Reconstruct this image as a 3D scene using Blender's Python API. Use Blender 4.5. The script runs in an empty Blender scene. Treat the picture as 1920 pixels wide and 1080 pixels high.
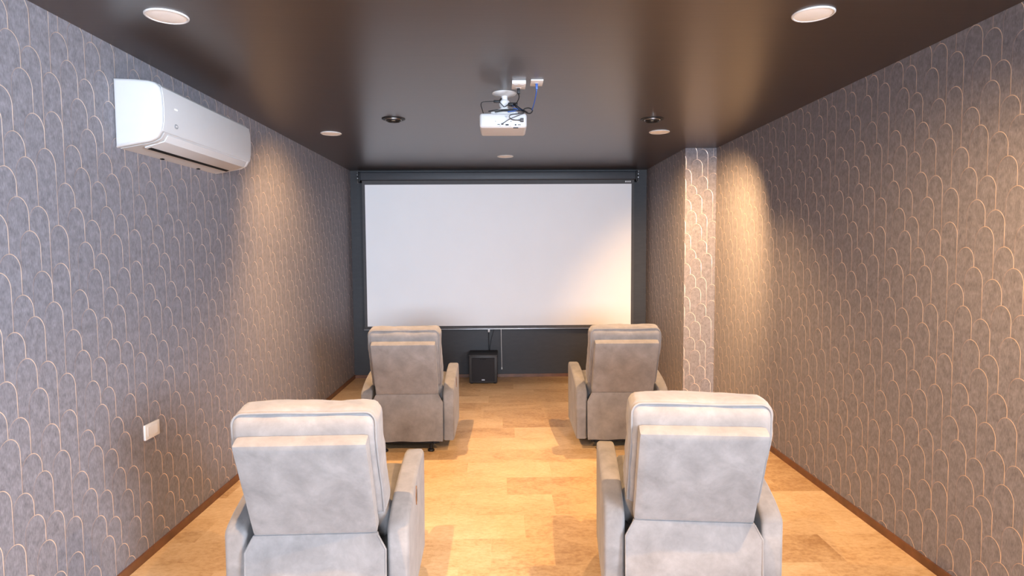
import bpy, bmesh, math, random
from mathutils import Vector, Matrix, noise

S = bpy.context.scene
COL = S.collection
PI = math.pi
R = math.radians

# ------------------------------------------------------------------ room numbers (metres; x right, y into the room, z up)
XL, XR, YB, YF, H = -1.87, 2.13, 7.70, -7.00, 2.60
PX, PY = 1.82, 6.08              # the boxed-out pillar in the far right corner

# ------------------------------------------------------------------ materials
def new_mat(name):
    m = bpy.data.materials.new(name)
    m.use_nodes = True
    nt = m.node_tree
    return m, nt, nt.nodes['Principled BSDF']

def plain(name, col, rough=0.5, metal=0.0, var=0.0, scale=20.0, bump=0.0, spec=0.5, sheen=0.0):
    m, nt, b = new_mat(name)
    b.inputs['Roughness'].default_value = rough
    b.inputs['Metallic'].default_value = metal
    b.inputs['Specular IOR Level'].default_value = spec
    if sheen:
        b.inputs['Sheen Weight'].default_value = sheen
    tc = nt.nodes.new('ShaderNodeTexCoord')
    n = nt.nodes.new('ShaderNodeTexNoise')
    n.inputs['Scale'].default_value = scale
    n.inputs['Detail'].default_value = 4
    nt.links.new(tc.outputs['Object'], n.inputs['Vector'])
    r = nt.nodes.new('ShaderNodeValToRGB')
    r.color_ramp.elements[0].position = 0.3
    r.color_ramp.elements[1].position = 0.7
    r.color_ramp.elements[0].color = tuple(c * (1 - var) for c in col) + (1,)
    r.color_ramp.elements[1].color = tuple(min(1, c * (1 + var)) for c in col) + (1,)
    nt.links.new(n.outputs['Fac'], r.inputs['Fac'])
    nt.links.new(r.outputs['Color'], b.inputs['Base Color'])
    if bump:
        bp = nt.nodes.new('ShaderNodeBump')
        bp.inputs['Strength'].default_value = bump
        bp.inputs['Distance'].default_value = 0.002
        nt.links.new(n.outputs['Fac'], bp.inputs['Height'])
        nt.links.new(bp.outputs['Normal'], b.inputs['Normal'])
    return m

class X:
    """tiny expression builder for math nodes"""
    nt = None
    def __init__(s, sock): s.s = sock
    @staticmethod
    def op(o, *a):
        n = X.nt.nodes.new('ShaderNodeMath'); n.operation = o
        for i, v in enumerate(a):
            if isinstance(v, X): X.nt.links.new(v.s, n.inputs[i])
            else: n.inputs[i].default_value = v
        return X(n.outputs[0])
    def __add__(s, o): return X.op('ADD', s, o)
    def __radd__(s, o): return X.op('ADD', o, s)
    def __sub__(s, o): return X.op('SUBTRACT', s, o)
    def __rsub__(s, o): return X.op('SUBTRACT', o, s)
    def __mul__(s, o): return X.op('MULTIPLY', s, o)
    def __rmul__(s, o): return X.op('MULTIPLY', o, s)
    def __truediv__(s, o): return X.op('DIVIDE', s, o)

def mix(nt, fac, a, b):
    n = nt.nodes.new('ShaderNodeMix'); n.data_type = 'RGBA'
    for sock, v in ((n.inputs['Factor'], fac), (n.inputs[6], a), (n.inputs[7], b)):
        if hasattr(v, 'is_output'): nt.links.new(v, sock)
        elif isinstance(v, (tuple, list)): sock.default_value = tuple(v) + ((1,) if len(v) == 3 else ())
        else: sock.default_value = v
    return n.outputs[2]

WP_S, WP_P, WP_U0 = 0.0537, 0.632, 2.362
EVEN = [(1.30, 1.60), (1.35, 1.06), (1.40, 1.40), (1.27, 1.27), (1.35, 1.02)]
ODD = [(1.19, 1.44), (1.16, 1.53), (1.56, 1.72), (1.17, 1.44), (1.12, 1.53)]

def wallpaper():
    m, nt, b = new_mat('arch_wallpaper')
    X.nt = nt
    op = X.op
    uv = nt.nodes.new('ShaderNodeUVMap'); uv.uv_map = 'UVMap'
    sep = nt.nodes.new('ShaderNodeSeparateXYZ')
    nt.links.new(uv.outputs[0], sep.inputs[0])
    u = X(sep.outputs[0]) - WP_U0
    v = X(sep.outputs[1])
    s, P, ax = WP_S, WP_P, 1.28
    def column(shift, table):
        t = (u - shift) / (2 * s)
        c = op('FLOOR', t + 0.5)
        f = (t - c) * (2 * s)
        idx = op('FLOORED_MODULO', c, 5.0)
        ramp = nt.nodes.new('ShaderNodeValToRGB')
        cr = ramp.color_ramp; cr.interpolation = 'CONSTANT'
        while len(cr.elements) < 5: cr.elements.new(0.5)
        for i, (p, q) in enumerate(table):
            cr.elements[i].position = i / 5.0
        for i, (p, q) in enumerate(table):
            cr.elements[i].color = (p / 2, q / 2, 0, 1)
        nt.links.new(((idx + 0.5) / 5.0).s, ramp.inputs['Fac'])
        sc = nt.nodes.new('ShaderNodeSeparateColor')
        nt.links.new(ramp.outputs['Color'], sc.inputs[0])
        drop = (s - op('SQRT', op('MAXIMUM', s * s - f * f, 0.0))) * ax
        w = v + drop
        a1 = X(sc.outputs[0]) * 2.0; a2 = X(sc.outputs[1]) * 2.0
        a1 = op('CEIL', (w - a1) / P) * P + a1
        a2 = op('CEIL', (w - a2) / P) * P + a2
        return op('MINIMUM', a1, a2), f
    aE, fE = column(0.0, EVEN)
    aO, fO = column(s, ODD)
    pick = op('LESS_THAN', aE, aO)
    a = op('MINIMUM', aE, aO)
    f = fO + (fE - fO) * pick
    k = op('MAXIMUM', (v - (a - s * ax)) / ax, 0.0)
    d = s - op('SQRT', f * f + k * k)
    # foil print: bold over the cap and down the right shoulder, thin and faint on the straight legs
    right = op('MULTIPLY', op('ADD', f / s, 1.0), 0.5)
    below = op('MINIMUM', op('MAXIMUM', (a - s * ax) - v, 0.0) / 0.10, 1.0)
    bold = op('MINIMUM', op('MAXIMUM', (right * 1.3 - 0.05) * (1.0 - below * 0.6), 0.0), 1.0)
    lw = 0.0017 + bold * 0.0017
    on = op('LESS_THAN', d, lw)
    line = on * (0.42 + bold * 0.58)
    foil = mix(nt, bold.s, (0.50, 0.33, 0.25), LINE_C)
    # ground: mottled linen
    n1 = nt.nodes.new('ShaderNodeTexNoise'); n1.inputs['Scale'].default_value = 26; n1.inputs['Detail'].default_value = 6
    n1.inputs['Roughness'].default_value = 0.65
    mp = nt.nodes.new('ShaderNodeMapping'); mp.inputs['Scale'].default_value = (1.5, 0.9, 1)
    nt.links.new(uv.outputs[0], mp.inputs[0]); nt.links.new(mp.outputs[0], n1.inputs['Vector'])
    n2 = nt.nodes.new('ShaderNodeTexNoise'); n2.inputs['Scale'].default_value = 90; n2.inputs['Detail'].default_value = 2
    mp2 = nt.nodes.new('ShaderNodeMapping'); mp2.inputs['Scale'].default_value = (2.4, 0.6, 1)
    nt.links.new(uv.outputs[0], mp2.inputs[0]); nt.links.new(mp2.outputs[0], n2.inputs['Vector'])
    g = X(n1.outputs['Fac']) * 0.6 + X(n2.outputs['Fac']) * 0.4
    r = nt.nodes.new('ShaderNodeValToRGB')
    r.color_ramp.elements[0].position = 0.34; r.color_ramp.elements[1].position = 0.66
    r.color_ramp.elements[0].color = WALL_A + (1,); r.color_ramp.elements[1].color = WALL_B + (1,)
    nt.links.new(g.s, r.inputs['Fac'])
    nt.links.new(mix(nt, line.s, r.outputs['Color'], foil), b.inputs['Base Color'])
    nt.links.new((line * 0.55).s, b.inputs['Metallic'])
    nt.links.new((0.72 - line * 0.36).s, b.inputs['Roughness'])
    b.inputs['Specular IOR Level'].default_value = 0.35
    bp = nt.nodes.new('ShaderNodeBump'); bp.inputs['Strength'].default_value = 0.35; bp.inputs['Distance'].default_value = 0.002
    hgt = op('SUBTRACT', 1.0, op('MINIMUM', op('ABSOLUTE', d - lw * 0.5) / 0.0022, 1.0)) + g * 0.25
    nt.links.new(hgt.s, bp.inputs['Height']); nt.links.new(bp.outputs['Normal'], b.inputs['Normal'])
    return m

def travertine():
    m, nt, b = new_mat('travertine_tiles')
    X.nt = nt; op = X.op
    geo = nt.nodes.new('ShaderNodeTexCoord')
    sep = nt.nodes.new('ShaderNodeSeparateXYZ'); nt.links.new(geo.outputs['Object'], sep.inputs[0])
    x = X(sep.outputs[0]); y = X(sep.outputs[1])
    TW, TD = 0.61, 0.3055
    ry = (y - 0.265) / TD
    row = op('FLOOR', ry)
    wn = nt.nodes.new('ShaderNodeTexWhiteNoise'); wn.noise_dimensions = '1D'
    nt.links.new((row + 3.0).s, wn.inputs['W'])
    rx = (x + X(wn.outputs['Value']) * TW) / TW
    colm = op('FLOOR', rx)
    wn2 = nt.nodes.new('ShaderNodeTexWhiteNoise'); wn2.noise_dimensions = '2D'
    cmb = nt.nodes.new('ShaderNodeCombineXYZ')
    nt.links.new(row.s, cmb.inputs[0]); nt.links.new(colm.s, cmb.inputs[1]); nt.links.new(cmb.outputs[0], wn2.inputs['Vector'])
    fx = op('MULTIPLY', op('SUBTRACT', 0.5, op('ABSOLUTE', rx - colm - 0.5)), TW)
    fy = op('MULTIPLY', op('SUBTRACT', 0.5, op('ABSOLUTE', ry - row - 0.5)), TD)
    grout = op('LESS_THAN', op('MINIMUM', fx, fy), 0.0014)
    # per-tile shifted cloud and vein noise
    off = nt.nodes.new('ShaderNodeCombineXYZ')
    nt.links.new((x * 1.0 + X(wn2.outputs['Value']) * 37.0).s, off.inputs[0])
    nt.links.new((y * 1.5 + X(wn2.outputs['Value']) * 11.0).s, off.inputs[1])
    n1 = nt.nodes.new('ShaderNodeTexNoise'); n1.inputs['Scale'].default_value = 3.2; n1.inputs['Detail'].default_value = 8
    n1.inputs['Roughness'].default_value = 0.68; n1.inputs['Distortion'].default_value = 0.6
    nt.links.new(off.outputs[0], n1.inputs['Vector'])
    n2 = nt.nodes.new('ShaderNodeTexNoise'); n2.inputs['Scale'].default_value = 30; n2.inputs['Detail'].default_value = 5
    n2.inputs['Roughness'].default_value = 0.7
    nt.links.new(off.outputs[0], n2.inputs['Vector'])
    t = X(n1.outputs['Fac']) * 0.62 + X(wn2.outputs['Value']) * 0.20 + X(n2.outputs['Fac']) * 0.60 - 0.17
    r = nt.nodes.new('ShaderNodeValToRGB')
    e = r.color_ramp.elements
    e[0].position = 0.33; e[0].color = FLOOR_A + (1,)
    e[1].position = 0.78; e[1].color = FLOOR_C + (1,)
    k = e.new(0.52); k.color = FLOOR_B + (1,)
    nt.links.new(t.s, r.inputs['Fac'])
    pit = op('GREATER_THAN', X(n2.outputs['Fac']), 0.66)
    c1 = mix(nt, (pit * 0.35).s, r.outputs['Color'], (0.25, 0.13, 0.05))
    c2 = mix(nt, (grout * 0.6).s, c1, (0.60, 0.44, 0.27))
    nt.links.new(c2, b.inputs['Base Color'])
    nt.links.new((0.36 + X(n2.outputs['Fac']) * 0.14 + grout * 0.3).s, b.inputs['Roughness'])
    bp = nt.nodes.new('ShaderNodeBump'); bp.inputs['Strength'].default_value = 0.25; bp.inputs['Distance'].default_value = 0.001
    nt.links.new((X(n2.outputs['Fac']) * 0.4 - grout).s, bp.inputs['Height']); nt.links.new(bp.outputs['Normal'], b.inputs['Normal'])
    return m

def streaked(name, c0, c1, rough, spec, sx, sy):
    """paint put on with long strokes"""
    m, nt, b = new_mat(name)
    tc = nt.nodes.new('ShaderNodeTexCoord')
    mp = nt.nodes.new('ShaderNodeMapping'); mp.inputs['Scale'].default_value = (sx, sy, sy)
    n = nt.nodes.new('ShaderNodeTexNoise'); n.inputs['Scale'].default_value = 1; n.inputs['Detail'].default_value = 6
    n.inputs['Roughness'].default_value = 0.7
    nt.links.new(tc.outputs['Object'], mp.inputs[0]); nt.links.new(mp.outputs[0], n.inputs['Vector'])
    r = nt.nodes.new('ShaderNodeValToRGB')
    r.color_ramp.elements[0].position = 0.3; r.color_ramp.elements[1].position = 0.7
    r.color_ramp.elements[0].color = c0 + (1,); r.color_ramp.elements[1].color = c1 + (1,)
    nt.links.new(n.outputs['Fac'], r.inputs['Fac']); nt.links.new(r.outputs['Color'], b.inputs['Base Color'])
    b.inputs['Roughness'].default_value = rough
    b.inputs['Specular IOR Level'].default_value = spec
    bp = nt.nodes.new('ShaderNodeBump'); bp.inputs['Strength'].default_value = 0.12; bp.inputs['Distance'].default_value = 0.002
    nt.links.new(n.outputs['Fac'], bp.inputs['Height']); nt.links.new(bp.outputs['Normal'], b.inputs['Normal'])
    return m

def suede():
    m, nt, b = new_mat('grey_microsuede')
    tc = nt.nodes.new('ShaderNodeTexCoord')
    n1 = nt.nodes.new('ShaderNodeTexNoise'); n1.inputs['Scale'].default_value = 7; n1.inputs['Detail'].default_value = 8
    n1.inputs['Roughness'].default_value = 0.66; n1.inputs['Distortion'].default_value = 0.25
    n2 = nt.nodes.new('ShaderNodeTexNoise'); n2.inputs['Scale'].default_value = 220; n2.inputs['Detail'].default_value = 2
    nt.links.new(tc.outputs['Object'], n1.inputs['Vector']); nt.links.new(tc.outputs['Object'], n2.inputs['Vector'])
    r = nt.nodes.new('ShaderNodeValToRGB')
    r.color_ramp.elements[0].position = 0.32; r.color_ramp.elements[1].position = 0.66
    r.color_ramp.elements[0].color = SUEDE_A + (1,); r.color_ramp.elements[1].color = SUEDE_B + (1,)
    nt.links.new(n1.outputs['Fac'], r.inputs['Fac']); nt.links.new(r.outputs['Color'], b.inputs['Base Color'])
    b.inputs['Roughness'].default_value = 0.92
    b.inputs['Specular IOR Level'].default_value = 0.15
    b.inputs['Sheen Weight'].default_value = 0.25
    b.inputs['Sheen Roughness'].default_value = 0.5
    bp = nt.nodes.new('ShaderNodeBump'); bp.inputs['Strength'].default_value = 0.12; bp.inputs['Distance'].default_value = 0.001
    nt.links.new(n2.outputs['Fac'], bp.inputs['Height']); nt.links.new(bp.outputs['Normal'], b.inputs['Normal'])
    return m

def glow(name, col, strength):
    m, nt, b = new_mat(name)
    b.inputs['Base Color'].default_value = col + (1,)
    b.inputs['Emission Color'].default_value = col + (1,)
    b.inputs['Emission Strength'].default_value = strength
    return m

WALL_A, WALL_B = (0.116, 0.109, 0.119), (0.256, 0.242, 0.260)
LINE_C = (0.92, 0.74, 0.60)
FLOOR_A, FLOOR_B, FLOOR_C = (0.33, 0.19, 0.085), (0.51, 0.345, 0.185), (0.67, 0.50, 0.31)
SUEDE_A, SUEDE_B = (0.155, 0.143, 0.137), (0.245, 0.229, 0.220)

M = {}
M['paper'] = wallpaper()
M['tile'] = travertine()
M['ceil'] = streaked('dark_brown_satin_paint', (0.033, 0.019, 0.012), (0.046, 0.028, 0.018), 0.31, 1.0, 1.5, 45)
M['dark'] = streaked('charcoal_wall_paint', (0.026, 0.027, 0.030), (0.036, 0.036, 0.039), 0.55, 0.4, 8, 30)
M['rear'] = plain('pale_wall_paint', (0.42, 0.40, 0.38), 0.8, var=0.03)
M['wood'] = plain('brown_wood_skirting', (0.13, 0.052, 0.022), 0.4, var=0.25, scale=12)
M['white'] = plain('white_plastic', (0.52, 0.515, 0.51), 0.36, var=0.01)
M['whitem'] = plain('white_enamel', (0.66, 0.655, 0.645), 0.4, var=0.01)
M['grille'] = plain('white_speaker_mesh', (0.86, 0.85, 0.83), 0.7, var=0.05, scale=600, bump=0.3)
M['black'] = plain('black_plastic', (0.008, 0.008, 0.009), 0.5, var=0.1, spec=0.3)
M['blackmat'] = plain('black_vinyl_wrap', (0.020, 0.018, 0.018), 0.55, var=0.15, scale=80)
M['cloth'] = plain('black_grille_cloth', (0.012, 0.011, 0.013), 0.85, var=0.2, scale=400, bump=0.3)
M['steel'] = plain('brushed_steel', (0.55, 0.55, 0.56), 0.28, 1.0, var=0.05)
M['gun'] = plain('dark_metal', (0.075, 0.07, 0.07), 0.55, 0.4, var=0.1)
M['house'] = plain('black_painted_metal', (0.034, 0.037, 0.043), 0.5, 0.0, var=0.06)
M['screen'] = plain('matte_white_screen', (0.80, 0.80, 0.80), 0.85, var=0.01, scale=3)
M['border'] = plain('black_screen_border', (0.045, 0.042, 0.042), 0.6, var=0.1)
M['suede'] = suede()
M['welt'] = plain('grey_welt_cord', (0.21, 0.20, 0.195), 0.9, var=0.06, spec=0.15)
M['cup'] = plain('brown_wood_handle', (0.19, 0.085, 0.035), 0.4, var=0.2)
M['grey'] = plain('grey_print', (0.30, 0.31, 0.32), 0.4)
M['pgrey'] = plain('pale_grey_plastic', (0.55, 0.56, 0.58), 0.45)
M['blue'] = plain('blue_cable_jacket', (0.015, 0.075, 0.30), 0.4)
M['slot'] = plain('dark_gap', (0.006, 0.006, 0.006), 0.8, spec=0.2)
M['lens'] = plain('lens_glass', (0.03, 0.03, 0.04), 0.08)
M['lamp'] = glow('lit_lamp_lens', (1.0, 0.86, 0.70), 0.8)
M['led'] = glow('indicator_led', (0.9, 0.95, 1.0), 1.5)

# ------------------------------------------------------------------ mesh helpers
def add_box(bm, lo, hi, bevel=0.0, seg=3):
    ret = bmesh.ops.create_cube(bm, size=1.0)
    vs = ret['verts']
    c = [(a + b) / 2 for a, b in zip(lo, hi)]
    d = [b - a for a, b in zip(lo, hi)]
    for v in vs:
        v.co = Vector((c[i] + v.co[i] * d[i] for i in range(3)))
    if bevel:
        es = list({e for v in vs for e in v.link_edges})
        bmesh.ops.bevel(bm, geom=es, offset=bevel, segments=seg, profile=0.5, affect='EDGES')

def add_prism(bm, pts, axis, a, b, bevel=0.0, seg=3):
    """polygon pts (2-D) extruded along axis from a to b. axis 'x': pts are (y, z); 'y': (x, z); 'z': (x, y)"""
    def mk(p, t):
        if axis == 'x': return Vector((t, p[0], p[1]))
        if axis == 'y': return Vector((p[0], t, p[1]))
        return Vector((p[0], p[1], t))
    va = [bm.verts.new(mk(p, a)) for p in pts]
    vb = [bm.verts.new(mk(p, b)) for p in pts]
    n = len(pts)
    fs = [bm.faces.new(va), bm.faces.new(list(reversed(vb)))]
    for i in range(n):
        fs.append(bm.faces.new((va[i], vb[i], vb[(i + 1) % n], va[(i + 1) % n])))
    bmesh.ops.recalc_face_normals(bm, faces=fs)
    if bevel:
        es = [e for f in fs[:2] for e in f.edges]
        bmesh.ops.bevel(bm, geom=es, offset=bevel, segments=seg, profile=0.5, affect='EDGES')

def add_lathe(bm, prof, c=(0, 0, 0), seg=40, flip=False):
    """profile of (radius, z) turned about the vertical through c"""
    rings = []
    for r, z in prof:
        if r < 1e-6:
            rings.append([bm.verts.new((c[0], c[1], c[2] + z))])
        else:
            rings.append([bm.verts.new((c[0] + r * math.cos(2 * PI * i / seg), c[1] + r * math.sin(2 * PI * i / seg), c[2] + z)) for i in range(seg)])
    fs = []
    for A, B in zip(rings, rings[1:]):
        for i in range(seg):
            j = (i + 1) % seg
            if len(A) == 1 and len(B) == 1: continue
            if len(A) == 1: fs.append(bm.faces.new((A[0], B[i], B[j])))
            elif len(B) == 1: fs.append(bm.faces.new((A[i], A[j], B[0])))
            else: fs.append(bm.faces.new((A[i], A[j], B[j], B[i])))
    bmesh.ops.recalc_face_normals(bm, faces=fs)

def spline(pts, n=8, closed=False):
    P = [Vector(p) for p in pts]; out = []
    m = len(P)
    rng = range(m) if closed else range(m - 1)
    for i in rng:
        if closed: p0, p1, p2, p3 = P[(i - 1) % m], P[i], P[(i + 1) % m], P[(i + 2) % m]
        else: p0, p1, p2, p3 = P[max(i - 1, 0)], P[i], P[i + 1], P[min(i + 2, m - 1)]
        for k in range(n):
            t = k / n
            out.append(0.5 * ((2 * p1) + (p2 - p0) * t + (2 * p0 - 5 * p1 + 4 * p2 - p3) * t * t + (3 * p1 - p0 - 3 * p2 + p3) * t ** 3))
    if not closed: out.append(P[-1])
    return out

def add_tube(bm, path, r, seg=8, closed=False):
    path = [Vector(p) for p in path]
    n = len(path); rings = []
    up = Vector((0.13, 0.31, 0.94)).normalized()
    for i, p in enumerate(path):
        a = path[(i - 1) % n] if (closed or i) else p
        b = path[(i + 1) % n] if (closed or i < n - 1) else p
        t = (b - a)
        if t.length < 1e-9: t = Vector((0, 0, 1))
        t.normalize()
        if abs(t.dot(up)) > 0.97: up = Vector((1, 0.2, 0)).normalized()
        s = t.cross(up).normalized(); w = s.cross(t).normalized(); up = w
        rings.append([bm.verts.new(p + (s * math.cos(2 * PI * k / seg) + w * math.sin(2 * PI * k / seg)) * r) for k in range(seg)])
    fs = []
    for i in range(n if closed else n - 1):
        A, B = rings[i], rings[(i + 1) % n]
        if closed and i == n - 1:
            sh = min(range(seg), key=lambda q: (A[0].co - B[q].co).length)
            B = B[sh:] + B[:sh]
        for k in range(seg):
            fs.append(bm.faces.new((A[k], A[(k + 1) % seg], B[(k + 1) % seg], B[k])))
    if not closed:
        fs.append(bm.faces.new(list(reversed(rings[0])))); fs.append(bm.faces.new(rings[-1]))
    bmesh.ops.recalc_face_normals(bm, faces=fs)

def obj(name, bm, mat, parent=None, smooth=35, loc=None):
    me = bpy.data.meshes.new(name)
    bm.to_mesh(me); bm.free()
    me.materials.append(mat)
    if smooth:
        for p in me.polygons: p.use_smooth = True
        me.set_sharp_from_angle(angle=R(smooth))
    o = bpy.data.objects.new(name, me); COL.objects.link(o)
    if parent: o.parent = parent
    if loc: o.location = loc
    return o

def thing(name, label, cat, loc=(0, 0, 0), rz=0.0, group=None):
    o = bpy.data.objects.new(name, None); COL.objects.link(o)
    o.empty_display_size = 0.1
    o.location = loc; o.rotation_euler = (0, 0, rz)
    tag(o, label, cat, group)
    return o

def tag(o, label, cat, group=None):
    o['label'] = label; o['category'] = cat
    if group: o['group'] = group

def struct(name, bm, mat, parent=None):
    o = obj(name, bm, mat, parent, smooth=0)
    if not parent: o['kind'] = 'structure'
    return o

def copy_tree(o, parent=None):
    c = o.copy(); COL.objects.link(c); c.parent = parent
    for ch in list(o.children): copy_tree(ch, c)
    return c

def B(): return bmesh.new()

# ------------------------------------------------------------------ the room
def paper_uv(o, fn):
    me = o.data
    uvl = me.uv_layers.new(name='UVMap')
    for p in me.polygons:
        for li in p.loop_indices:
            uvl.data[li].uv = fn(me.vertices[me.loops[li].vertex_index].co, p.normal)

bm = B(); add_box(bm, (XL - 0.12, YF - 0.12, -0.1), (XR + 0.12, YB + 0.12, 0.0)); struct('floor', bm, M['tile'])
bm = B(); add_box(bm, (XL - 0.12, YF - 0.12, H), (XR + 0.12, YB + 0.12, H + 0.1)); struct('ceiling', bm, M['ceil'])
bm = B(); add_box(bm, (XL - 0.12, YF, 0), (XL, YB, H))
o = struct('wall_left', bm, M['paper']); paper_uv(o, lambda p, n: (p.y, p.z))
# right wall with the daylight opening behind the camera
WY0, WY1, WZ0, WZ1 = -1.2, 0.5, 1.20, 2.35
RX0, RX1, RZ0, RZ1 = -1.6, 1.9, 1.25, 2.45      # the wide glazed opening in the wall behind the camera
bm = B()
add_box(bm, (XR, WY1, 0), (XR + 0.12, YB, H))
add_box(bm, (XR, YF, 0), (XR + 0.12, WY0, H))
add_box(bm, (XR, WY0, 0), (XR + 0.12, WY1, WZ0))
add_box(bm, (XR, WY0, WZ1), (XR + 0.12, WY1, H))
o = struct('wall_right', bm, M['paper']); paper_uv(o, lambda p, n: (5.519 - p.y, p.z - 0.165))
bm = B(); add_box(bm, (PX, PY, 0), (XR - 0.0005, YB - 0.0005, H - 0.0005))
o = struct('wall_pillar', bm, M['paper'])
UC = 5.519 - PY
paper_uv(o, lambda p, n: ((UC - (XR - p.x), p.z - 0.165) if abs(n.y) > 0.5 else (UC - (XR - PX) - (p.y - PY), p.z - 0.165)))
bm = B(); add_box(bm, (XL - 0.12, YB, 0), (XR + 0.12, YB + 0.12, H)); struct('wall_back', bm, M['dark'])
bm = B()
add_box(bm, (XL - 0.12, YF - 0.12, 0), (RX0, YF, H)); add_box(bm, (RX1, YF - 0.12, 0), (XR + 0.12, YF, H)); add_box(bm, (RX0, YF - 0.12, RZ1), (RX1, YF, H)); add_box(bm, (RX0, YF - 0.12, 0), (RX1, YF, RZ0))
struct('wall_front', bm, M['rear'])
bm = B()
add_box(bm, (RX0, YF - 0.09, RZ0), (RX0 + 0.05, YF - 0.02, RZ1)); add_box(bm, (RX1 - 0.05, YF - 0.09, RZ0), (RX1, YF - 0.02, RZ1))
add_box(bm, (RX0 + 0.05, YF - 0.09, RZ1 - 0.05), (RX1 - 0.05, YF - 0.02, RZ1))
struct('window_2', bm, M['whitem'])
bm = B(); add_box(bm, (XL, YF, 0), (XL + 0.012, YB, 0.045)); struct('baseboard_left', bm, M['wood'])
bm = B(); add_box(bm, (XR - 0.012, YF, 0), (XR, PY - 0.012, 0.045)); struct('baseboard_right', bm, M['wood'])
bm = B(); add_box(bm, (XL + 0.012, YB - 0.012, 0), (PX - 0.012, YB, 0.04)); struct('baseboard_back', bm, M['wood'])
bm = B(); add_box(bm, (PX - 0.012, PY - 0.012, 0), (XR - 0.0005, PY, 0.045)); add_box(bm, (PX - 0.012, PY, 0), (PX, YB, 0.045))
struct('baseboard_pillar', bm, M['wood'])
# window frame in the opening (behind the camera)
bm = B()
t = 0.05
add_box(bm, (XR + 0.02, WY0, WZ0), (XR + 0.09, WY1, WZ0 + t)); add_box(bm, (XR + 0.02, WY0, WZ1 - t), (XR + 0.09, WY1, WZ1))
add_box(bm, (XR + 0.02, WY0, WZ0 + t), (XR + 0.09, WY0 + t, WZ1 - t)); add_box(bm, (XR + 0.02, WY1 - t, WZ0 + t), (XR + 0.09, WY1, WZ1 - t))
struct('window_1', bm, M['whitem'])

# ------------------------------------------------------------------ air conditioner (local: origin on the wall at the near bottom corner)
AC = thing('air_conditioner', 'white wall-mounted split air conditioner high on the left wall', 'air conditioner', (XL, 3.035, 2.112))
AL = 1.065
prof = [(0, 0.0), (0.165, 0.030), (0.200, 0.048), (0.219, 0.080), (0.228, 0.125), (0.230, 0.190), (0.227, 0.255), (0.220, 0.290), (0.200, 0.312), (0.165, 0.322), (0.10, 0.328), (0, 0.332)]
def ac_section(bm, y0, y1, grow=0.0, bevel=0.0):
    add_prism(bm, [(x + (grow if x > 0.01 else 0), z) for x, z in prof], 'y', y0, y1, bevel, 3)
bm = B(); ac_section(bm, 0.045, AL - 0.045); obj('body', bm, M['white'], AC)
for y0, y1 in ((0.0, 0.0435), (AL - 0.0435, AL)):
    bm = B(); ac_section(bm, y0, y1, 0.0, 0.016); obj('end_cap', bm, M['white'], AC)
bm = B()
fp = [(0.2195, 0.082), (0.2285, 0.125), (0.2305, 0.190), (0.2275, 0.255), (0.2215, 0.289), (0.2260, 0.291), (0.2325, 0.256), (0.2355, 0.190), (0.2335, 0.124), (0.2240, 0.079)]
add_prism(bm, fp, 'y', 0.016, AL - 0.016, 0.003, 3); obj('front_panel', bm, M['white'], AC)
bm = B(); add_prism(bm, [(0.100, 0.0150), (0.196, 0.0425), (0.2150, 0.072), (0.2185, 0.070), (0.1995, 0.0375), (0.100, 0.0090)], 'y', 0.075, AL - 0.06, 0.0015, 2)
fl = obj('louver_flap', bm, M['white'], AC)
bm = B(); add_prism(bm, [(0.098, 0.0160), (0.118, 0.0215), (0.1185, 0.0125), (0.0985, 0.0070)], 'y', 0.10, AL - 0.085); obj('air_slot', bm, M['slot'], AC)
for yy in (0.38, 0.78):
    bm = B(); add_box(bm, (0.006, yy, -0.003), (0.020, yy + 0.022, 0.004), 0.001, 1); obj('clip', bm, M['slot'], AC)
bm = B(); add_prism(bm, [(0.2345 + 0.0, 0.0)] * 0 + [(0.017 * math.cos(a), 0.012 * math.sin(a)) for a in [2 * PI * i / 24 for i in range(24)]], 'x', 0.0, 0.003, 0.0006, 1)
bd = obj('badge', bm, M['grey'], AC, loc=(0.2325, 0.125, 0.122))
bm = B(); add_prism(bm, [(0.009 * math.cos(a), 0.004 * math.sin(a)) for a in [2 * PI * i / 16 for i in range(16)]], 'x', 0.003, 0.0037)
obj('badge_mark', bm, M['whitem'], bd)
bm = B(); add_box(bm, (0.2340, 0.112, 0.203), (0.2372, 0.138, 0.208), 0.001, 1); obj('indicator_light', bm, M['led'], AC)
bm = B(); add_prism(bm, [(0.176, 0.115), (0.181, 0.115), (0.183, 0.19), (0.179, 0.27), (0.174, 0.27), (0.178, 0.19)], 'y', -0.0006, 0.002); obj('side_groove', bm, M['pgrey'], AC)

# ------------------------------------------------------------------ blank plate on the left wall
PL = thing('wall_plate', 'blank white rectangular wall plate low on the left wall', 'wall plate', (XL, 3.232, 0.662))
bm = B(); add_box(bm, (0, -0.067, -0.041), (0.011, 0.067, 0.041), 0.004, 2); obj('cover', bm, M['whitem'], PL)
bm = B(); add_box(bm, (0.0105, -0.045, -0.024), (0.0125, 0.045, 0.024), 0.001, 1); obj('insert', bm, M['whitem'], PL)

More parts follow.
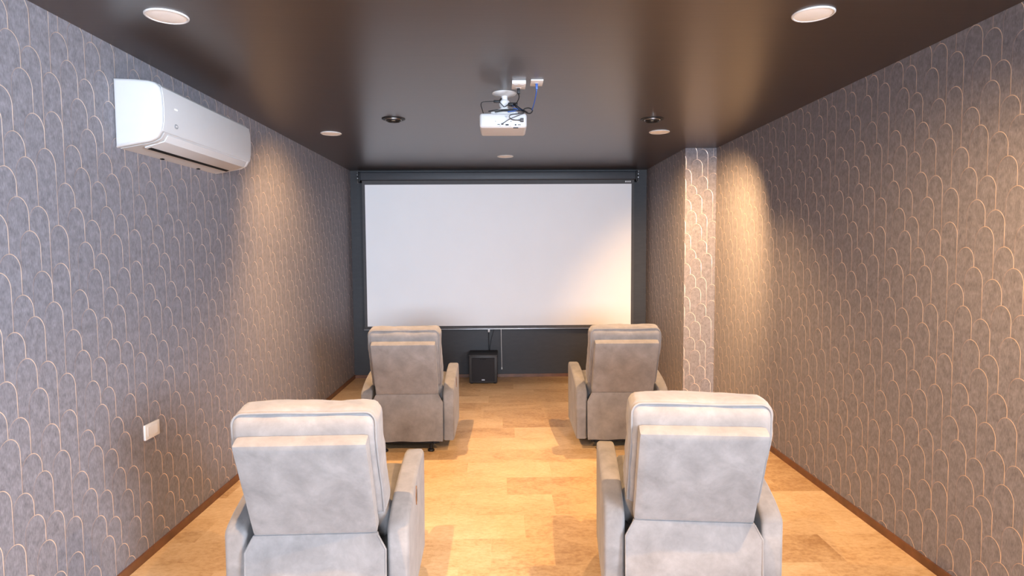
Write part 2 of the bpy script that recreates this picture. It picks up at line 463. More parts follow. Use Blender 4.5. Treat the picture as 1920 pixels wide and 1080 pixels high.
# ------------------------------------------------------------------ ceiling speakers
def make_speaker(label, x, y):
    t = thing('ceiling_speaker', label, 'speaker', (x, y, H), 0, 'round ceiling speakers')
    bm = B(); add_lathe(bm, [(0.076, 0.0), (0.086, 0.0), (0.086, -0.003), (0.083, -0.006), (0.078, -0.006), (0.076, -0.004), (0.076, 0.0)], seg=56); obj('rim', bm, M['whitem'], t)
    bm = B(); add_lathe(bm, [(0.0755, -0.0005), (0.0755, -0.0035), (0.06, -0.0055), (0.03, -0.0065), (0, -0.0068)], seg=56); obj('grille', bm, M['grille'], t)
    return t
sp0 = make_speaker('large round white ceiling speaker above the air conditioner, nearest left', -1.41, 2.68)
for lab, x, y in (('large round white ceiling speaker near the right wall, opposite the air conditioner', 1.336, 2.655),
                  ('small-looking round white ceiling speaker left of the left black downlight', -1.436, 5.275),
                  ('small-looking round white ceiling speaker just below the right black downlight', 1.347, 5.25),
                  ('smallest round white ceiling speaker, centred in front of the projector screen', 0.046, 6.57)):
    c = copy_tree(sp0); c.location = (x, y, H); c['label'] = lab

# ------------------------------------------------------------------ recessed gimbal downlights
def make_downlight(label, x, y):
    t = thing('downlight', label, 'downlight', (x, y, H), 0, 'black gimbal downlights')
    bm = B(); add_lathe(bm, [(0.062, 0.0), (0.088, 0.0), (0.088, -0.003), (0.084, -0.005), (0.066, -0.006), (0.062, -0.004), (0.062, 0.0)], seg=48); obj('trim_ring', bm, M['black'], t)
    bm = B(); add_lathe(bm, [(0.056, -0.001), (0.061, -0.001), (0.061, -0.010), (0.058, -0.012), (0.056, -0.010), (0.056, -0.001)], seg=48); obj('chrome_ring', bm, M['steel'], t)
    bm = B(); add_lathe(bm, [(0.034, -0.001), (0.055, -0.001), (0.054, -0.018), (0.049, -0.022), (0.044, -0.020), (0.036, -0.006), (0.034, -0.001)], seg=48); obj('gimbal', bm, M['black'], t)
    bm = B(); add_lathe(bm, [(0.0345, -0.001), (0.0350, -0.006), (0.02, -0.009), (0, -0.010)], seg=40); obj('lamp_lens', bm, M['lamp'], t)
    return t
LX, RX, LY, NY = -0.81, 1.16, 4.71, 1.75
dl0 = make_downlight('round black downlight in the ceiling, left of the projector', LX, LY)
for lab, x, y in (('round black downlight in the ceiling, right of the projector', RX, LY + 0.03),
                  ('round black downlight in the ceiling over the front left recliner', LX, NY),
                  ('round black downlight in the ceiling over the front right recliner', RX, NY)):
    c = copy_tree(dl0); c.location = (x, y, H); c['label'] = lab

# ------------------------------------------------------------------ projector, mount, cables
MX, MY = 0.024, 3.966
MT = thing('projector_mount', 'white ceiling mount with round plate and ball joint above the projector', 'mount', (MX, MY, H))
bm = B(); add_lathe(bm, [(0, 0), (0.078, 0), (0.078, -0.004), (0.072, -0.010), (0.04, -0.016), (0.026, -0.020), (0, -0.020)]); obj('ceiling_plate', bm, M['whitem'], MT)
bm = B(); add_lathe(bm, [(0.020, -0.019), (0.020, -0.042), (0.031, -0.050), (0.036, -0.066), (0.032, -0.084), (0.024, -0.096), (0.018, -0.112), (0.0, -0.112)], seg=28); obj('ball_joint', bm, M['whitem'], MT)
bm = B(); add_prism(bm, [(-0.085, -0.139), (-0.085, -0.128), (-0.05, -0.114), (-0.02, -0.106), (0.02, -0.106), (0.05, -0.114), (0.085, -0.128), (0.085, -0.139)], 'y', -0.055, 0.055, 0.004, 2); obj('cradle', bm, M['whitem'], MT)
for k, a in enumerate((0.6, 2.5, 3.8, 5.6)):
    bm = B(); add_tube(bm, [(0.03 * math.cos(a), 0.03 * math.sin(a), -0.135), (0.10 * math.cos(a), 0.085 * math.sin(a), -0.137), (0.105 * math.cos(a), 0.09 * math.sin(a), -0.1405)], 0.006, 8); obj('arm', bm, M['whitem'], MT)

PJ = thing('projector', 'white projector hanging upside down under the white ceiling mount', 'projector', (0.015, 3.845, 2.360))
PW, PD, PH = 0.147, 0.285, 0.091
bm = B(); add_box(bm, (-PW, 0, 0.0), (PW, PD, PH), 0.018, 5); obj('body', bm, M['white'], PJ)
bm = B(); add_lathe(bm, [(0.0, 0.0), (0.022, 0.0), (0.026, 0.003), (0.026, 0.014), (0.0, 0.014)], seg=28)
o = obj('lens', bm, M['lens'], PJ, loc=(0.07, PD - 0.004, 0.045)); o.rotation_euler = (-PI / 2, 0, 0)
# rear-panel fittings (upside down): sockets, vents, screws
def ports(name, mat, rects):
    for (x0, z0, x1, z1) in rects:
        bm = B(); add_box(bm, (x0, -0.0022, z0), (x1, 0.002, z1), 0.0006, 1); obj(name, bm, mat, PJ)
ports('port', M['black'], [(-0.036, 0.018, -0.020, 0.022), (0.014, 0.014, 0.034, 0.022), (0.072, 0.014, 0.082, 0.022), (0.092, 0.015, 0.098, 0.021), (0.101, 0.015, 0.107, 0.021)])
ports('screw', M['gun'], [(-0.049, 0.037, -0.045, 0.041), (0.046, 0.036, 0.051, 0.041), (-0.020, 0.010, -0.017, 0.013), (0.042, 0.010, 0.045, 0.013)])
bm = B()
for i in range(6):
    add_box(bm, (-0.118, -0.0015, 0.034 + i * 0.006), (-0.076, 0.002, 0.037 + i * 0.006))
vent = obj('vent', bm, M['pgrey'], PJ)
bm = B(); add_prism(bm, [(0.010, 0.074), (0.028, 0.074), (0.028, 0.070), (0.019, 0.060), (0.010, 0.070)], 'y', -0.0015, 0.002); obj('lock_mark', bm, M['grey'], PJ)
bm = B(); add_box(bm, (0.062, 0.006, -0.001), (0.094, 0.016, 0.003), 0.001, 1); obj('rating_label', bm, M['black'], PJ)

def pt(dx, dy, z): return (MX + dx, MY + dy, z)
# ceiling socket plates
def plate(name, label, x, y, w, d, h):
    t = thing(name, label, 'socket', (x, y, H))
    bm = B(); add_box(bm, (-w / 2, -d / 2, -h), (w / 2, d / 2, 0), 0.003, 2); obj('cover', bm, M['whitem'], t)
    return t
P1 = plate('power_socket', 'white surface-mounted power socket box on the ceiling behind the projector mount', 0.109, 3.725, 0.082, 0.13, 0.022)
for k in (-0.018, 0.018):
    bm = B(); add_box(bm, (k - 0.011, -0.046, -0.0235), (k + 0.011, -0.028, -0.0215)); obj('outlet', bm, M['pgrey'], P1)
bm = B(); add_box(bm, (-0.016, 0.022, -0.0235), (0.016, 0.05, -0.0215), 0.0006, 1); obj('outlet', bm, M['pgrey'], P1)
P2 = plate('network_socket', 'white flat socket plate with a blue cable on the ceiling', 0.215, 3.705, 0.074, 0.125, 0.009)
bm = B(); add_box(bm, (-0.011, -0.012, -0.0105), (0.011, 0.012, -0.0085), 0.0005, 1); obj('jack', bm, M['pgrey'], P2)

RYF = 3.843  # just behind the projector's rear face (towards the camera)
NC = thing('network_cable', 'blue cable hanging from the flat ceiling plate to the cable bundle', 'cable', (0.215, 3.705, 2.59))
bm = B(); add_box(bm, (-0.007, -0.008, -0.034), (0.007, 0.008, 0.0), 0.002, 2); obj('plug', bm, M['blue'], NC)
bm = B(); add_tube(bm, spline([(0, 0, -0.03), (-0.003, 0.015, -0.06), (-0.012, 0.07, -0.10), (-0.022, 0.125, -0.125)]), 0.0032); obj('cord', bm, M['blue'], NC)

PC = thing('power_cable', 'black power cable from the ceiling power box to the projector mount', 'cable', (0.109, 3.757, 2.578))
bm = B(); add_box(bm, (-0.009, -0.010, -0.034), (0.009, 0.012, -0.0015), 0.003, 2); obj('plug', bm, M['black'], PC)
bm = B(); add_tube(bm, spline([(0, 0, -0.032), (0.003, 0.03, -0.050), (-0.010, 0.09, -0.066), (-0.026, 0.125, -0.076), (-0.034, 0.133, -0.081)]), 0.003); obj('cord', bm, M['black'], PC)

CB = thing('cable_bundle', 'tangle of black and dark blue cables tied between mount and projector', 'cable', (MX, MY, 2.5))
random.seed(5)
for k in range(5):
    y = -0.075 - 0.006 * k
    pts = [(0.028 + 0.004 * k, y + 0.03, 0.016 - 0.003 * k), (0.05 + 0.003 * k, y, 0.006 + 0.004 * math.sin(k * 2)), (0.075, y - 0.01, -0.004 + 0.005 * math.cos(k)), (0.10, y - 0.006, -0.016 - 0.004 * k), (0.128, y - 0.012, -0.032 - 0.002 * k), (0.142, y, -0.042)]
    bm = B(); add_tube(bm, spline(pts), 0.0050 if k % 2 else 0.0042); obj('cord', bm, M['black'] if k != 2 else M['blue'], CB)
bm = B(); add_tube(bm, spline([(0.120, -0.125, -0.028), (0.150, -0.13, -0.022), (0.172, -0.13, -0.036), (0.160, -0.13, -0.054), (0.135, -0.128, -0.050)], closed=True), 0.0036, closed=True); obj('loop', bm, M['black'], CB)
for (z0, x0, x1, mt) in ((-0.026, -0.10, 0.09, 'black'), (-0.030, -0.06, 0.11, 'black'), (-0.021, 0.0, 0.10, 'blue'), (-0.029, 0.02, 0.12, 'blue')):
    bm = B(); add_tube(bm, spline([(x0, -0.085, z0 - 0.006), (x0 + 0.05, -0.092, z0), (x1 - 0.04, -0.095, z0 + 0.004), (x1, -0.095, z0 - 0.004)]), 0.0034); obj('cord', bm, M[mt], CB)
bm = B(); add_box(bm, (0.022, -0.092, 0.004), (0.082, -0.064, 0.022), 0.005, 2); obj('ferrite_block', bm, M['black'], CB)

VC = thing('video_cable', 'black video cable looping across the back of the projector', 'cable', (0.015, RYF, 2.360))
bm = B(); add_tube(bm, spline([(0.128, -0.012, 0.090), (0.09, -0.014, 0.082), (0.055, -0.016, 0.078), (0.038, -0.016, 0.066), (0.050, -0.016, 0.050), (0.075, -0.016, 0.044), (0.108, -0.014, 0.044)]), 0.0024); obj('cord', bm, M['black'], VC)
bm = B(); add_box(bm, (0.106, -0.022, 0.033), (0.126, 0.0015, 0.055), 0.002, 2); obj('plug', bm, M['gun'], VC)
AU = thing('audio_cable', 'thin black cable running diagonally down to a socket in the projector back', 'cable', (0.015, RYF, 2.360))
bm = B(); add_tube(bm, spline([(0.130, -0.010, 0.086), (0.09, -0.012, 0.070), (0.04, -0.013, 0.050), (0.012, -0.013, 0.032), (-0.004, -0.010, 0.024)]), 0.002); obj('cord', bm, M['black'], AU)
bm = B(); add_box(bm, (-0.012, -0.014, 0.017), (0.002, 0.0015, 0.026), 0.002, 2); obj('plug', bm, M['gun'], AU)
SC = thing('sensor_cable', 'thin black cable with small adapter looping left of the white mount stem', 'cable', (MX, MY, 2.5))
bm = B(); add_box(bm, (-0.068, -0.050, 0.032), (-0.030, -0.034, 0.046), 0.003, 2); obj('adapter', bm, M['black'], SC)
bm = B(); add_tube(bm, spline([(-0.032, -0.040, 0.040), (-0.024, -0.036, 0.052), (-0.018, -0.032, 0.060)]), 0.005); obj('strap', bm, M['black'], SC)
bm = B(); add_tube(bm, spline([(-0.066, -0.043, 0.040), (-0.10, -0.046, 0.038), (-0.138, -0.05, 0.033), (-0.147, -0.055, 0.016), (-0.140, -0.06, -0.014), (-0.132, -0.062, -0.041)]), 0.0024); obj('cord', bm, M['black'], SC)
bm = B(); add_tube(bm, spline([(-0.030, -0.040, 0.036), (-0.012, -0.041, 0.016), (0.0, -0.041, 0.006), (0.014, -0.041, 0.014), (0.030, -0.038, 0.028)]), 0.0024); obj('tie', bm, M['black'], SC)

# ------------------------------------------------------------------ projector screen
SY = 7.60
def sx(px): return (px - 941) * SY / 1150
PS = thing('projector_screen', 'white pull-down projection screen with black border hanging before the dark wall', 'projection screen', (0, SY, 0))
x0, x1 = sx(688), sx(1184.5)
zt, zb = 1.6 + (470 - 346.5) * SY / 1150, 1.6 - (611 - 470) * SY / 1150
hx0, hx1 = sx(680), sx(1192)
bm = B(); add_box(bm, (hx0, -0.045, zt + 0.048), (hx1, 0.045, zt + 0.150), 0.014, 3); hs = obj('housing', bm, M['house'], PS)
for xa, xb in ((hx0 - 0.018, hx0 + 0.004), (hx1 - 0.004, hx1 + 0.018)):
    bm = B(); add_box(bm, (xa, -0.048, zt + 0.03), (xb, 0.048, zt + 0.155), 0.006, 2); obj('end_cap', bm, M['black'], PS)
for s, xx in ((-1, hx0 - 0.018), (1, hx1 + 0.018)):
    bm = B(); add_box(bm, (xx - 0.012, -0.04, zt + 0.085), (xx + 0.012, 0.10, zt + 0.105)); add_box(bm, (xx - 0.014, 0.085, zt + 0.03), (xx + 0.014, 0.0995, zt + 0.165))
    bk = obj('bracket', bm, M['black'], PS)
    for dz in (0.075, 0.115):
        bm = B(); add_lathe(bm, [(0.0, 0.0), (0.006, 0.0), (0.006, 0.006), (0, 0.008)], seg=10)
        q = obj('screw', bm, M['steel'], bk, loc=(xx + 0.006 * s, -0.046, zt + dz)); q.rotation_euler = (PI / 2, 0, 0)
    bm = B(); add_tube(bm, spline([(xx, -0.044, zt + 0.13), (xx + 0.008 * s, -0.05, zt + 0.15), (xx - 0.002, -0.045, zt + 0.168)]), 0.0025); obj('hook', bm, M['steel'], bk)
    bm = B(); add_tube(bm, spline([(xx, -0.044, zt + 0.08), (xx + 0.004 * s, -0.05, zt + 0.04), (xx - 0.003, -0.045, zt + 0.012)]), 0.002); obj('wire', bm, M['steel'], bk)
BW = 0.034
bm = B(); add_box(bm, (x0, -0.002, zb), (x1, 0.002, zt)); obj('screen_surface', bm, M['screen'], PS, smooth=0)
bm = B()
add_box(bm, (x0 - BW, -0.0025, zb - 0.01), (x0, 0.0025, zt + 0.06)); add_box(bm, (x1, -0.0025, zb - 0.01), (x1 + BW, 0.0025, zt + 0.06))
add_box(bm, (x0, -0.0025, zt), (x1, 0.0025, zt + 0.06)); add_box(bm, (x0, -0.0025, zb - 0.012), (x1, 0.0025, zb))
obj('border', bm, M['border'], PS, smooth=0)
bm = B(); add_box(bm, (x0 - BW - 0.01, -0.012, zb - 0.046), (x1 + BW + 0.01, 0.012, zb - 0.010), 0.006, 2); bb = obj('bottom_bar', bm, M['gun'], PS)
bm = B(); add_box(bm, (x0 - BW - 0.008, -0.0135, zb - 0.0415), (x1 + BW + 0.008, -0.011, zb - 0.037)); obj('bar_ridge', bm, M['steel'], bb)
bm = B(); add_box(bm, (x1 - 0.085, -0.0040, zt + 0.012), (x1 - 0.002, -0.002, zt + 0.042)); lb = obj('label', bm, M['border'], PS, smooth=0)
bm = B()
for i, w in enumerate((0.010, 0.006, 0.009, 0.007, 0.010)):
    add_box(bm, (x1 - 0.078 + i * 0.0145, -0.0046, zt + 0.018), (x1 - 0.078 + i * 0.0145 + w, -0.0038, zt + 0.036))
obj('lettering', bm, M['whitem'], lb, smooth=0)
cx = sx(939)
bm = B(); add_tube(bm, spline([(cx, 0, zb - 0.045), (cx + 0.001, -0.002, zb - 0.2), (cx + 0.004, 0, zb - 0.36), (cx + 0.006, -0.002, zb - 0.53)]), 0.0032); pcd = obj('pull_cord', bm, M['whitem'], PS)
bm = B(); add_lathe(bm, [(0, 0.02), (0.006, 0.016), (0.008, 0.0), (0.006, -0.012), (0, -0.014)], seg=12); obj('toggle', bm, M['whitem'], pcd, loc=(cx + 0.006, -0.002, zb - 0.54))

# ------------------------------------------------------------------ subwoofer
SW = thing('subwoofer', 'black cube subwoofer on the floor under the projection screen', 'subwoofer', (-0.232, 7.30, 0))
w = 0.168
bm = B(); add_box(bm, (-w, 0.0, 0.012), (w, 0.35, 0.342), 0.006, 2); obj('cabinet', bm, M['blackmat'], SW)
bm = B(); add_box(bm, (-w - 0.005, -0.010, 0.336), (w + 0.005, 0.355, 0.350), 0.004, 2); obj('top_panel', bm, M['blackmat'], SW)
bm = B(); add_box(bm, (-w + 0.03, -0.008, 0.03), (w - 0.03, 0.004, 0.318), 0.004, 2); gr = obj('grille', bm, M['cloth'], SW)
for sxx in (-1, 1):
    for yy in (0.03, 0.26):
        bm = B(); add_lathe(bm, [(0, 0), (0.016, 0), (0.018, 0.014), (0, 0.014)], seg=16); obj('foot', bm, M['black'], SW, loc=(sxx * 0.14, yy, 0))
bm = B(); add_box(bm, (-0.018, -0.0105, 0.043), (0.018, -0.007, 0.056), 0.001, 1); bdg = obj('badge', bm, M['steel'], SW)
bm = B()
for i in range(4): add_box(bm, (-0.014 + i * 0.0075, -0.0112, 0.047), (-0.009 + i * 0.0075, -0.0100, 0.052))
obj('lettering', bm, M['black'], bdg)
bm = B()
for i, ww in enumerate((0.012, 0.004, 0.012, 0.010, 0.012)):
    add_box(bm, (-0.035 + i * 0.014, -0.0092, 0.296), (-0.035 + i * 0.014 + ww, -0.0078, 0.306))
obj('print', bm, M['slot'], SW)

CW = thing('subwoofer_cable', 'black cable with a white plug running down behind the subwoofer', 'cable', (-0.165, 7.675, 0.61))
bm = B(); add_box(bm, (-0.014, -0.030, -0.030), (0.010, 0.024, 0.030), 0.004, 2); obj('plug', bm, M['whitem'], CW)
bm = B(); add_tube(bm, spline([(-0.004, -0.006, -0.028), (-0.006, 0.0, -0.10), (-0.004, 0.004, -0.22), (-0.002, 0.004, -0.32), (0.0, 0.008, -0.42)]), 0.0045); obj('cord', bm, M['black'], CW)
bm = B(); add_tube(bm, spline([(0.075, 0.016, 0.05), (0.060, 0.014, -0.01), (0.035, 0.012, -0.09), (0.015, 0.012, -0.19), (0.004, 0.012, -0.30), (0.004, 0.010, -0.42)]), 0.0035); obj('cord', bm, M['black'], CW)

# ------------------------------------------------------------------ recliner
TH = R(24)
PY0, PZ0 = -0.012, 0.452
def lean(x, n, s):
    return Vector((x, PY0 + n * math.cos(TH) - s * math.sin(TH), PZ0 + s * math.cos(TH) + n * math.sin(TH)))

def soft_block(lo, hi, div, rad, puff, wr, seed, xf=lambda a, b, c: Vector((a, b, c))):
    """a subdivided box with rounded outline in (x, z), puffed out along y, lightly creased; corner radius rad"""
    bm = bmesh.new()
    nx, ny, nz = div
    c = Vector([(a + b) / 2 for a, b in zip(lo, hi)]); d = Vector([(b - a) / 2 for a, b in zip(lo, hi)])
    idx = {}
    def vert(i, j, k):
        key = (i, j, k)
        if key in idx: return idx[key]
        a, b, g = 2 * i / nx - 1, 2 * j / ny - 1, 2 * k / nz - 1
        p = Vector((a * d.x, b * d.y, g * d.z))
        # round all corners: clamp to an inner box and push out by the radius
        inner = Vector([max(dd - rr, 0.0) for dd, rr in zip(d, rad)])
        q = Vector([max(-w_, min(w_, p_)) for p_, w_ in zip(p, inner)])
        e = Vector([(p_ - q_) / rr if rr > 0 else 0 for p_, q_, rr in zip(p, q, rad)])
        if e.length > 1e-9:
            m_ = max(abs(t_) for t_ in e)
            e = e.normalized() * m_
        p = Vector([q_ + e_ * rr for q_, e_, rr in zip(q, e, rad)])
        pu = (1 - a * a) ** 0.5 if abs(a) < 1 else 0
        pv = (1 - g * g) ** 0.5 if abs(g) < 1 else 0
        p.y += b * puff[1] * pu * pv
        pw = (1 - b * b) ** 0.5 if abs(b) < 1 else 0
        p.z += g * puff[2] * pu * pw
        p.x += a * puff[0] * pv * pw
        nz_ = noise.noise(Vector((p.x * 9 + seed, p.y * 9, p.z * 9 + seed * 2)))
        n2_ = noise.noise(Vector((p.x * 24, p.y * 24 + seed, p.z * 24)))
        dirn = p.normalized() if p.length else Vector((0, 0, 1))
        p += dirn * (nz_ * wr + n2_ * wr * 0.35)
        idx[key] = bm.verts.new(xf(*(c + p)))
        return idx[key]
    def quad(*ks): bm.faces.new([vert(*k) for k in ks])
    for i in range(nx):
        for k in range(nz):
            quad((i, 0, k), (i + 1, 0, k), (i + 1, 0, k + 1), (i, 0, k + 1))
            quad((i, ny, k), (i, ny, k + 1), (i + 1, ny, k + 1), (i + 1, ny, k))
    for i in range(nx):
        for j in range(ny):
            quad((i, j, 0), (i, j + 1, 0), (i + 1, j + 1, 0), (i + 1, j, 0))
            quad((i, j, nz), (i + 1, j, nz), (i + 1, j + 1, nz), (i, j + 1, nz))
    for j in range(ny):
        for k in range(nz):
            quad((0, j, k), (0, j, k + 1), (0, j + 1, k + 1), (0, j + 1, k))
            quad((nx, j, k), (nx, j + 1, k), (nx, j + 1, k + 1), (nx, j, k + 1))
    bmesh.ops.recalc_face_normals(bm, faces=bm.faces[:])
    return bm

ARM = [(0.0, 0.080), (0.0, 0.455), (0.008, 0.474), (0.035, 0.492), (0.10, 0.520), (0.20, 0.550), (0.32, 0.574), (0.46, 0.592), (0.57, 0.600), (0.625, 0.595), (0.652, 0.577), (0.660, 0.54), (0.650, 0.32), (0.63, 0.080)]
def make_recliner(label, loc, rz, seed):
    t = thing('recliner', label, 'armchair', loc, rz, 'grey suede recliners facing the screen')
    f = M['suede']
    # arms
    for s in (-1, 1):
        bm = B(); xa, xb = sorted((s * 0.283, s * 0.3725))
        add_prism(bm, ARM, 'x', xa, xb, 0.018, 4)
        a = obj('armrest', bm, f, t, smooth=50)
        if s == 1:
            bm = B(); add_prism(bm, [(0.27 + 0.017 * math.cos(q), 0.496 + 0.044 * math.sin(q)) for q in [2 * PI * i / 28 for i in range(28)]], 'x', 0.371, 0.376, 0.002, 2)
            h = obj('lever_cup', bm, M['cup'], a)
            bm = B(); add_prism(bm, [(0.272 + 0.009 * math.cos(q), 0.496 + 0.030 * math.sin(q)) for q in [2 * PI * i / 20 for i in range(20)]], 'x', 0.375, 0.3765)
            obj('lever', bm, M['slot'], h)
    # upper outside back panel (a stiff leaning box)
    bm = soft_block((-0.248, 0.0, 0.0), (0.248, 0.062, 0.474), (26, 4, 24), (0.010, 0.012, 0.012), (0, 0.006, 0), 0.0012, seed, lean)
    obj('back_panel', bm, f, t, smooth=50)
    # back cushion
    def crest(x_, n_, s_):   # the top of the cushion is level rather than square to the lean
        up = max(0.0, s_ - 0.25) / 0.31
        nb = n_ + max(0.0, (s_ - 0.40) / 0.16) ** 1.5 * 0.055
        return lean(x_, nb, s_ - up * (n_ - 0.06) * 0.33)
    bm = soft_block((-0.279, 0.058, 0.03), (0.279, 0.192, 0.543), (36, 12, 34), (0.036, 0.028, 0.050), (0.004, 0.014, 0.012), 0.007, seed + 3, crest)
    cu = obj('back_cushion', bm, f, t, smooth=60)
    # welt round the rear edge of the cushion
    per = []
    W2, S0, S1, rr = 0.271, 0.06, 0.539, 0.040
    for (cx_, cs_, a0) in ((W2 - rr, S1 - rr, 0), (-W2 + rr, S1 - rr, 90)):
        for q in range(0, 91, 15):
            a_ = R(a0 + q); per.append((cx_ + rr * math.cos(a_), cs_ + rr * math.sin(a_)))
    path = [(W2, S0)] + [(W2, S0 + (S1 - rr - S0) * i / 8) for i in range(1, 8)] + per[:7]
    path += [(W2 - rr - (2 * (W2 - rr)) * i / 10, S1) for i in range(1, 10)] + per[7:]
    path += [(-W2, S1 - rr - (S1 - rr - S0) * i / 8) for i in range(1, 9)]
    bm = B()
    add_tube(bm, [crest(x_ + 0.003 * noise.noise(Vector((s_ * 7 + seed, 1, x_))), 0.066 + 0.003 * noise.noise(Vector((x_ * 6, s_ * 6, seed))), s_ + 0.004 * noise.noise(Vector((x_ * 5 + seed, 0, 3)))) for x_, s_ in path], 0.0052, 8)
    obj('piping', bm, M['welt'], cu)
    # lower outside back: a flap of cloth with clipped top corners
    bm = bmesh.new()
    nx, nz = 30, 22
    grid = {}
    def half(z):
        return 0.249 if z >= 0.452 else (0.281 if z <= 0.392 else 0.249 + (0.452 - z) / 0.060 * 0.032)
    for side in (0, 1):
        for i in range(nx + 1):
            for k in range(nz + 1):
                z = 0.085 + (0.459 - 0.085) * (k / nz) ** 0.9
                a = 2 * i / nx - 1
                x = a * half(z)
                hang = (0.459 - z) / 0.375
                y = -0.018 - 0.030 * hang - 0.010 * (1 - a * a) * math.sin(PI * (k / nz))
                fold = math.sin(a * 7 + seed * 1.7 + hang * 1.5) * 0.006 + noise.noise(Vector((x * 7 + seed, z * 3, 0))) * 0.010
                y += fold * hang
                zz = z + (0.006 * noise.noise(Vector((x * 6, seed, 0))) if k == 0 else 0)
                grid[side, i, k] = bm.verts.new((x, y + side * 0.016, zz))
    for i in range(nx):
        for k in range(nz):
            bm.faces.new([grid[0, i, k], grid[0, i + 1, k], grid[0, i + 1, k + 1], grid[0, i, k + 1]])
            bm.faces.new([grid[1, i, k], grid[1, i, k + 1], grid[1, i + 1, k + 1], grid[1, i + 1, k]])
    for i in range(nx):
        for k in (0, nz):
            bm.faces.new([grid[0, i, k], grid[0, i + 1, k], grid[1, i + 1, k], grid[1, i, k]])
    for k in range(nz):
        for i in (0, nx):
            bm.faces.new([grid[0, i, k], grid[0, i, k + 1], grid[1, i, k + 1], grid[1, i, k]])
    bmesh.ops.recalc_face_normals(bm, faces=bm.faces[:])
    fl = obj('back_flap', bm, f, t, smooth=60)
    edge = [(half(z), z) for z in (0.10, 0.2, 0.3, 0.392, 0.42, 0.452)]
    for s in (-1, 1):
        bm = B(); add_tube(bm, [(s * x_, -0.020 - 0.030 * (0.459 - z_) / 0.375 + 0.004, z_) for x_, z_ in edge], 0.0045, 6)
        obj('edge_seam', bm, f, fl)
    # seat box, seat cushion, foot rest
    bm = B(); add_box(bm, (-0.280, 0.03, 0.10), (0.280, 0.60, 0.38), 0.01, 2); obj('seat_box', bm, f, t)
    bm = soft_block((-0.280, 0.10, 0.38), (0.280, 0.68, 0.51), (24, 24, 6), (0.03, 0.04, 0.04), (0, 0, 0.02), 0.004, seed + 7); obj('seat_cushion', bm, f, t, smooth=60)
    bm = soft_block((-0.280, 0.605, 0.10), (0.280, 0.68, 0.385), (24, 6, 12), (0.02, 0.03, 0.03), (0, 0.012, 0), 0.003, seed + 9); obj('footrest', bm, f, t, smooth=60)
    # metal base
    bm = B(); add_box(bm, (-0.25, 0.02, 0.050), (0.25, 0.05, 0.074), 0.003, 1); add_box(bm, (-0.25, 0.50, 0.050), (0.25, 0.53, 0.074), 0.003, 1)
    for s in (-1, 1): add_box(bm, (s * 0.21 - 0.015, 0.0, 0.050), (s * 0.21 + 0.015, 0.56, 0.078), 0.003, 1)
    add_box(bm, (-0.20, 0.08, 0.070), (0.20, 0.48, 0.105), 0.003, 1)
    bs = obj('base_frame', bm, M['black'], t)
    for s in (-1, 1):
        for yy in (0.0, 0.54):
            bm = B(); add_lathe(bm, [(0, 0), (0.026, 0), (0.028, 0.006), (0.024, 0.016), (0.010, 0.022), (0.010, 0.056), (0, 0.056)], seg=20)
            obj('foot', bm, M['black'], bs, loc=(s * 0.185, yy - 0.01, 0))
    return t

make_recliner('light grey suede recliner in the front row on the left, nearest the white wall plate', (-0.761, 2.44, 0), R(1.5), 1.0)
make_recliner('light grey suede recliner in the front row on the right, turned slightly right', (0.80, 2.51, 0), R(-6.0), 4.2)
make_recliner('light grey suede recliner in the back row, left of the black subwoofer', (-0.762, 4.85, 0), R(0.5), 7.7)
make_recliner('light grey suede recliner in the back row, right of the subwoofer and before the pillar', (0.963, 4.85, 0), R(-0.5), 11.3)

# ------------------------------------------------------------------ light
WARM = (1.0, 0.60, 0.28)
def spot(name, x, y, aim, power, size=150, blend=0.6, col=WARM, rad=0.012):
    l = bpy.data.lights.new(name, 'SPOT')
    l.energy = power; l.color = col; l.spot_size = R(size); l.spot_blend = blend; l.shadow_soft_size = rad
    o = bpy.data.objects.new(name, l); COL.objects.link(o)
    o.location = (x, y, H - 0.04)
    d = Vector(aim) - o.location
    o.rotation_euler = d.to_track_quat('-Z', 'Y').to_euler()
    return o
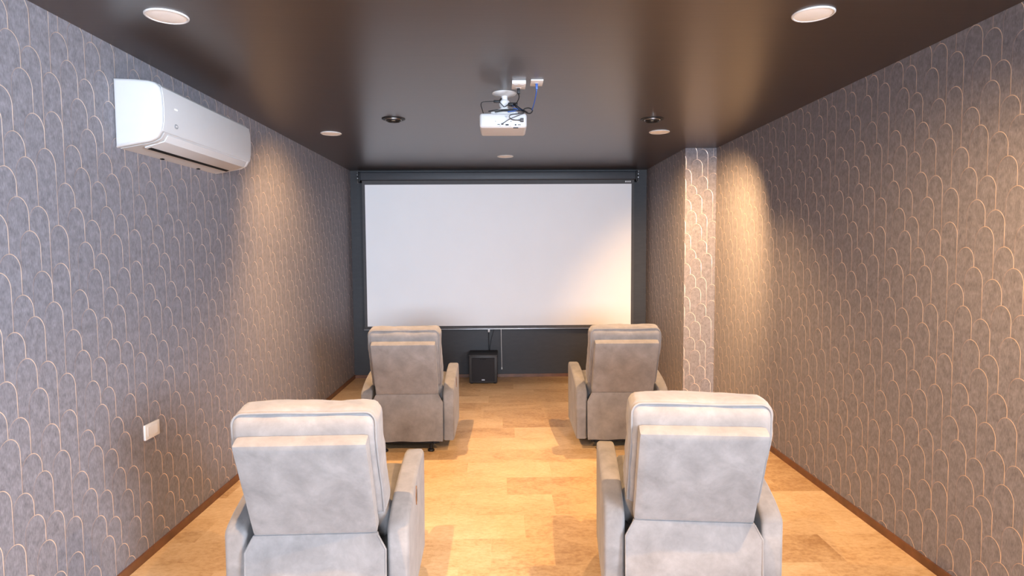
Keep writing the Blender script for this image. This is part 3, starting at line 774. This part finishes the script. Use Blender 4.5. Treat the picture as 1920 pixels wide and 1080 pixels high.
# far pair: each gimbal throws its beam at the wall and spills a little straight down
spot('lamp_beam', LX, LY, (XL - 0.35, LY + 0.75, 1.15), 170, 88, 1.0)
spot('lamp_beam', RX, LY + 0.03, (2.08, 6.05, 1.20), 640, 84, 1.0)
spot('lamp_spill', LX, LY, (LX + 0.10, LY + 0.05, 0.0), 280, 108, 1.0)
spot('lamp_spill', RX, LY + 0.03, (RX + 0.10, LY + 0.08, 0.0), 290, 112, 1.0)
# near pair, above the front row
spot('lamp_beam', LX, NY, (LX + 0.6, NY + 0.9, 0.0), 340, 105, 1.0)
spot('lamp_beam', RX, NY, (RX + 0.05, NY + 0.9, 0.0), 380, 145, 1.0)

wd = bpy.data.worlds.new('daylight'); S.world = wd; wd.use_nodes = True
bg = wd.node_tree.nodes['Background']
bg.inputs[0].default_value = (0.70, 0.82, 1.0, 1); bg.inputs[1].default_value = 92.0
def portal(loc, rot, w, h):
    pl = bpy.data.lights.new('window_portal', 'AREA'); pl.shape = 'RECTANGLE'; pl.size = w; pl.size_y = h
    pl.cycles.is_portal = True
    po = bpy.data.objects.new('window_portal', pl); COL.objects.link(po)
    po.location = loc; po.rotation_euler = rot
portal((XR + 0.10, (WY0 + WY1) / 2, (WZ0 + WZ1) / 2), (0, R(90), 0), WZ1 - WZ0, WY1 - WY0)
portal(((RX0 + RX1) / 2, YF - 0.10, (RZ0 + RZ1) / 2), (R(90), 0, 0), RX1 - RX0, RZ1 - RZ0)

# ------------------------------------------------------------------ camera
F = 1148.0
cam = bpy.data.cameras.new('camera'); co = bpy.data.objects.new('camera', cam); COL.objects.link(co)
cam.sensor_fit = 'HORIZONTAL'; cam.sensor_width = 36.0; cam.lens = F / 1920 * 36; cam.clip_start = 0.05
pitch, yaw, roll = math.atan(70 / F), math.atan(19 / F), -0.006
co.matrix_world = Matrix.Translation((0, 0, 1.6)) @ Matrix.Rotation(-yaw, 4, 'Z') @ Matrix.Rotation(PI / 2 - pitch, 4, 'X') @ Matrix.Rotation(roll, 4, 'Z')
S.camera = co

S.view_settings.view_transform = 'Standard'
S.view_settings.look = 'None'
S.view_settings.exposure = 0.0
S.view_settings.gamma = 1.0
S.view_settings.use_curve_mapping = False
S.cycles.use_denoising = True
S.cycles.max_bounces = 10
S.cycles.diffuse_bounces = 6
S.cycles.sample_clamp_indirect = 8.0
